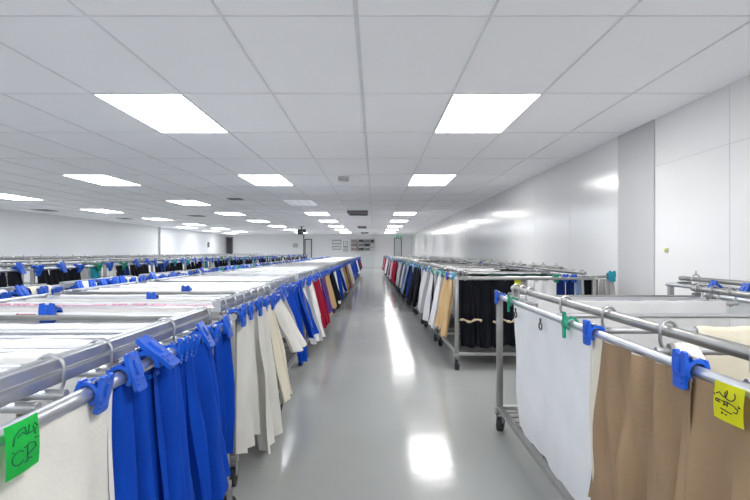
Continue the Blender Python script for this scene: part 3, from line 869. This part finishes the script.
# clamps sitting on hook rails of the third and wall rows (dark bumps above the rail line)
def rail_hook_proto():
    bm = bmesh.new(); c_hook(bm, 0, 0, -.05, .03, .006)
    tube(bm, [(0,0,.03),(0,0,.06)], .006, 8)
    return bm
me_h = new_obj('loose_hook', rail_hook_proto(), M_HOOK)
HL = me_h.data; bpy.data.objects.remove(me_h)
for row in ('C','D','W'):
    R = ROWS[row]
    for i, (y0, L, x) in enumerate(R['racks']):
        for k in range(3):
            X, Y = to_world(row, i, .09, .15+(L-.3)*k/2+random.uniform(-.05,.05))
            o = bpy.data.objects.new('hanging_hook', HL); COL.objects.link(o); o.location = (X, Y, R['z']+.045)
            if i < 3: tag(o, 'empty steel hook, %s on the %s rack of the %s' % (['first','second','third'][k], ORD[i], rackname(row,i)), 'hook')
            else: tag(o, 'empty steel hook on a distant rack of the %s' % rackname(row,i), 'hook', 'empty hooks, distant '+rackname(row,i))
clamp(M_TEALP, 'wide', 2.22, 5.085, .872, 'teal clamp on rod end beside the pillar', None, -1, .4, 1.25).rotation_euler = (0,0,-PI/2)
for k, (X, c) in enumerate(((1.70,'green'),(1.79,'blue'),(1.87,'blue'))):
    o = clamp(M_GREENP if c == 'green' else M_BLUEP, 'wide', X, 5.09, .852, '%s clamp on the end bar, %s from the peaking white cloth' % (c, ['first','second','third'][k]), None, -1, 0, .95)
    o.rotation_euler = (0,0,-PI/2)
# blue clamps on wall rack near
for k, Y in enumerate((3.45, 3.15)):
    X, _ = to_world('W', 0, -.012, Y-2.5)
    clamp(M_BLUEP, 'wide', X, Y, .86, 'blue clamp on nearest wall side rack, %s from its far end' % ['second','third'][k], None, -1, -.4, 1.2)
# clamps lying on the left bars
def bar_clamp(X, Y, label, mat=M_BLUEP, rz=PI/2, sc=1.2, z=.80):
    o = clamp(mat, 'wide', X, Y, z, label, None, 1, 0, sc); o.rotation_euler = (0,0,rz); return o
bar_clamp(-1.545, 2.52+.06+.1767*0, 'blue clamp with a red grip on a bar at the left', rz=-PI/2, sc=1.4, z=.80)
bm = bmesh.new(); box(bm, (0,0,0), (.085,.022,.022), .006); box(bm, (-.045,0,0), (.012,.026,.026), .004)
tag(new_obj('hanging_grip', bm, M_REDP, loc=(-1.65,2.565,.795)), 'red plastic grip on a bar, left of the blue clamp', 'grip')
bar_clamp(-1.42, 3.455, 'blue clamp alone on a bar of the second left rack', sc=1.1, rz=-PI/2)
bar_clamp(-1.42, 4.08, 'blue clamp alone on a bar of the third left rack', sc=1.2, rz=-PI/2)
# printed tape lying over a bar
bm = bmesh.new()
for k in range(12):
    box(bm, (-.55+.1*k, 0, .004*math.sin(k)), (.07,.02,.006))
box(bm, (0,0,-.003), (1.3,.03,.003))
tag(new_obj('printed_tape', bm, M_TAPE, loc=(-1.45,2.75,.831)), 'strip of pink printed tape along a white cloth at the left', 'tape')

o = bpy.data.objects.new('draped_cloth', draped(.075, 'off-white', .028, 3, .022, 20)); COL.objects.link(o); o.location = (.87, 1.53, .832)
tag(o, 'small off-white cloth scrap tied on a bar behind the right clamp', 'cloth')
# small black eyelet clips on white sheet
for k, (Y, z) in enumerate(((2.33,.80),(2.76,.80))):
    X, _ = to_world('R', 0, -.012, Y-.70)
    bm = bmesh.new()
    tube(bm, [(0, .020*math.cos(a*PI/6), -.02+.015*math.sin(a*PI/6)) for a in range(12)], .0035, 6, closed=True)
    box(bm, (0,0,.006), (.006,.014,.016), .001)
    tag(new_obj('hanging_clip', bm, M_DARK, loc=(X-.024, Y, z)), 'small black ring clip on the white sheet, %s one' % ['nearer','farther'][k], 'clip')

# ------------------------------------------------------------------ paper tags
def paper_tag(loc, w, h, m, ink, strokes, label, facing, tilt=0, rotz=0):
    """plane in local y-z, faces +x*facing; strokes in u (as read left to right), v down"""
    t = thing('paper_tag', label, 'tag', loc, rotz)
    bm = bmesh.new(); n = 6
    gr = []
    for i in range(n+1):
        row = []
        for j in range(n+1):
            u = i/n; v = j/n
            row.append(bm.verts.new((facing*(.004*math.sin(v*2.5)+.002*math.sin(u*4)), (u-.5)*w*(1 if facing > 0 else -1), -v*h + tilt*(u-.5)*w)))
        gr.append(row)
    for i in range(n):
        for j in range(n): bm.faces.new((gr[i][j], gr[i+1][j], gr[i+1][j+1], gr[i][j+1]))
    bmesh.ops.solidify(bm, geom=bm.faces[:], thickness=.0008)
    new_obj('paper', bm, m, t)
    bm = bmesh.new()
    for st in strokes:
        pts = []
        for (u, v) in st:
            pts.append((facing*(.004*math.sin(v*2.5)+.002*math.sin(u*4)+.0012), (u-.5)*w*(1 if facing > 0 else -1), -v*h + tilt*(u-.5)*w))
        # smooth with midpoints
        tube(bm, pts, .0011, 6)
    new_obj('handwriting', bm, ink, t)
    return t
def arc(cx, cy, rx, ry, a0, a1, n=10):
    return [(cx+rx*math.cos(math.radians(a0+(a1-a0)*k/n)), cy+ry*math.sin(math.radians(a0+(a1-a0)*k/n))) for k in range(n+1)]
green = [[(.16,.40),(.22,.24),(.36,.15),(.52,.14),(.55,.30)], [(.30,.28),(.44,.22),(.56,.30)], [(.66,.14),(.60,.30),(.90,.28)], [(.78,.20),(.84,.38)], [(.84,.16),(.93,.24)],
         arc(.30,.66,.17,.13,-40,-320), [(.56,.50),(.56,.82)], [(.46,.52),(.62,.48),(.80,.52),(.84,.62),(.58,.68)], [(.48,.82),(.62,.76),(.70,.80)], [(.80,.44),(.95,.46)], [(.14,.50),(.17,.52)]]
yellow = [[(.12,.34),(.24,.27),(.34,.33),(.44,.36)], arc(.60,.27,.16,.13,-150,-400,14), [(.48,.34),(.52,.22),(.50,.16)], [(.02,.36),(.06,.38)], arc(.17,.50,.05,.035,-60,-300), arc(.27,.50,.05,.035,-60,-300),
          [(.34,.47),(.55,.46),(.74,.50),(.86,.58),(.82,.66),(.72,.66)], [(.44,.48),(.43,.58)], [(.54,.48),(.54,.58)], [(.43,.53),(.54,.53)], [(.32,.68),(.50,.70),(.68,.72)], [(.86,.46),(.92,.50)], [(.86,.52),(.90,.50)],
          [(.34,.79),(.40,.79)], [(.46,.80),(.52,.80)], [(.36,.76),(.36,.82)]]
paper_tag((-.577,.882,.826), .087, .085, M_TAGG, M_INKG, green, 'green paper tag with dark handwriting on the near left rail', 1)
xt, _ = to_world('R', 0, -.012, 1.06-.70)
paper_tag((xt-.034,1.050,.8425), .088, .074, M_TAGY, M_INK, yellow, 'yellow paper tag with black handwriting on the near right rail', -1, rotz=-.0115)
small = [[(.2,.2),(.8,.25)],[(.25,.4),(.6,.35),(.75,.5)],[(.3,.6),(.7,.62)]]
t = paper_tag((1.325,5.025,.868), .056, .105, M_TAGY, M_INK, small, 'yellow-green tag on the end bar of second right rack', -1, rotz=PI/2)

# ------------------------------------------------------------------ camera, world, render look
cam = bpy.data.cameras.new('camera'); co = bpy.data.objects.new('camera', cam); COL.objects.link(co)
co.location = (0,0,CAMZ); co.rotation_euler = (PI/2,0,0)
cam.sensor_width = 36; cam.lens = F/750*36; cam.shift_y = 2/750; cam.clip_start = .02; cam.clip_end = 200
scene.camera = co
w = bpy.data.worlds.new('world'); scene.world = w; w.use_nodes = True
w.node_tree.nodes['Background'].inputs[0].default_value = (.8,.85,1,1); w.node_tree.nodes['Background'].inputs[1].default_value = .3
scene.view_settings.view_transform = 'Standard'
scene.view_settings.look = 'None'
scene.view_settings.exposure = 0.20
scene.view_settings.gamma = 1.04
scene.cycles.max_bounces = 8; scene.cycles.diffuse_bounces = 5; scene.cycles.glossy_bounces = 4
scene.cycles.sample_clamp_indirect = 6
scene.cycles.use_denoising = True

for o in scene.objects:
    if 'label' in o and not (4 <= len(o['label'].split()) <= 16): print('LONG', len(o['label'].split()), o['label'])
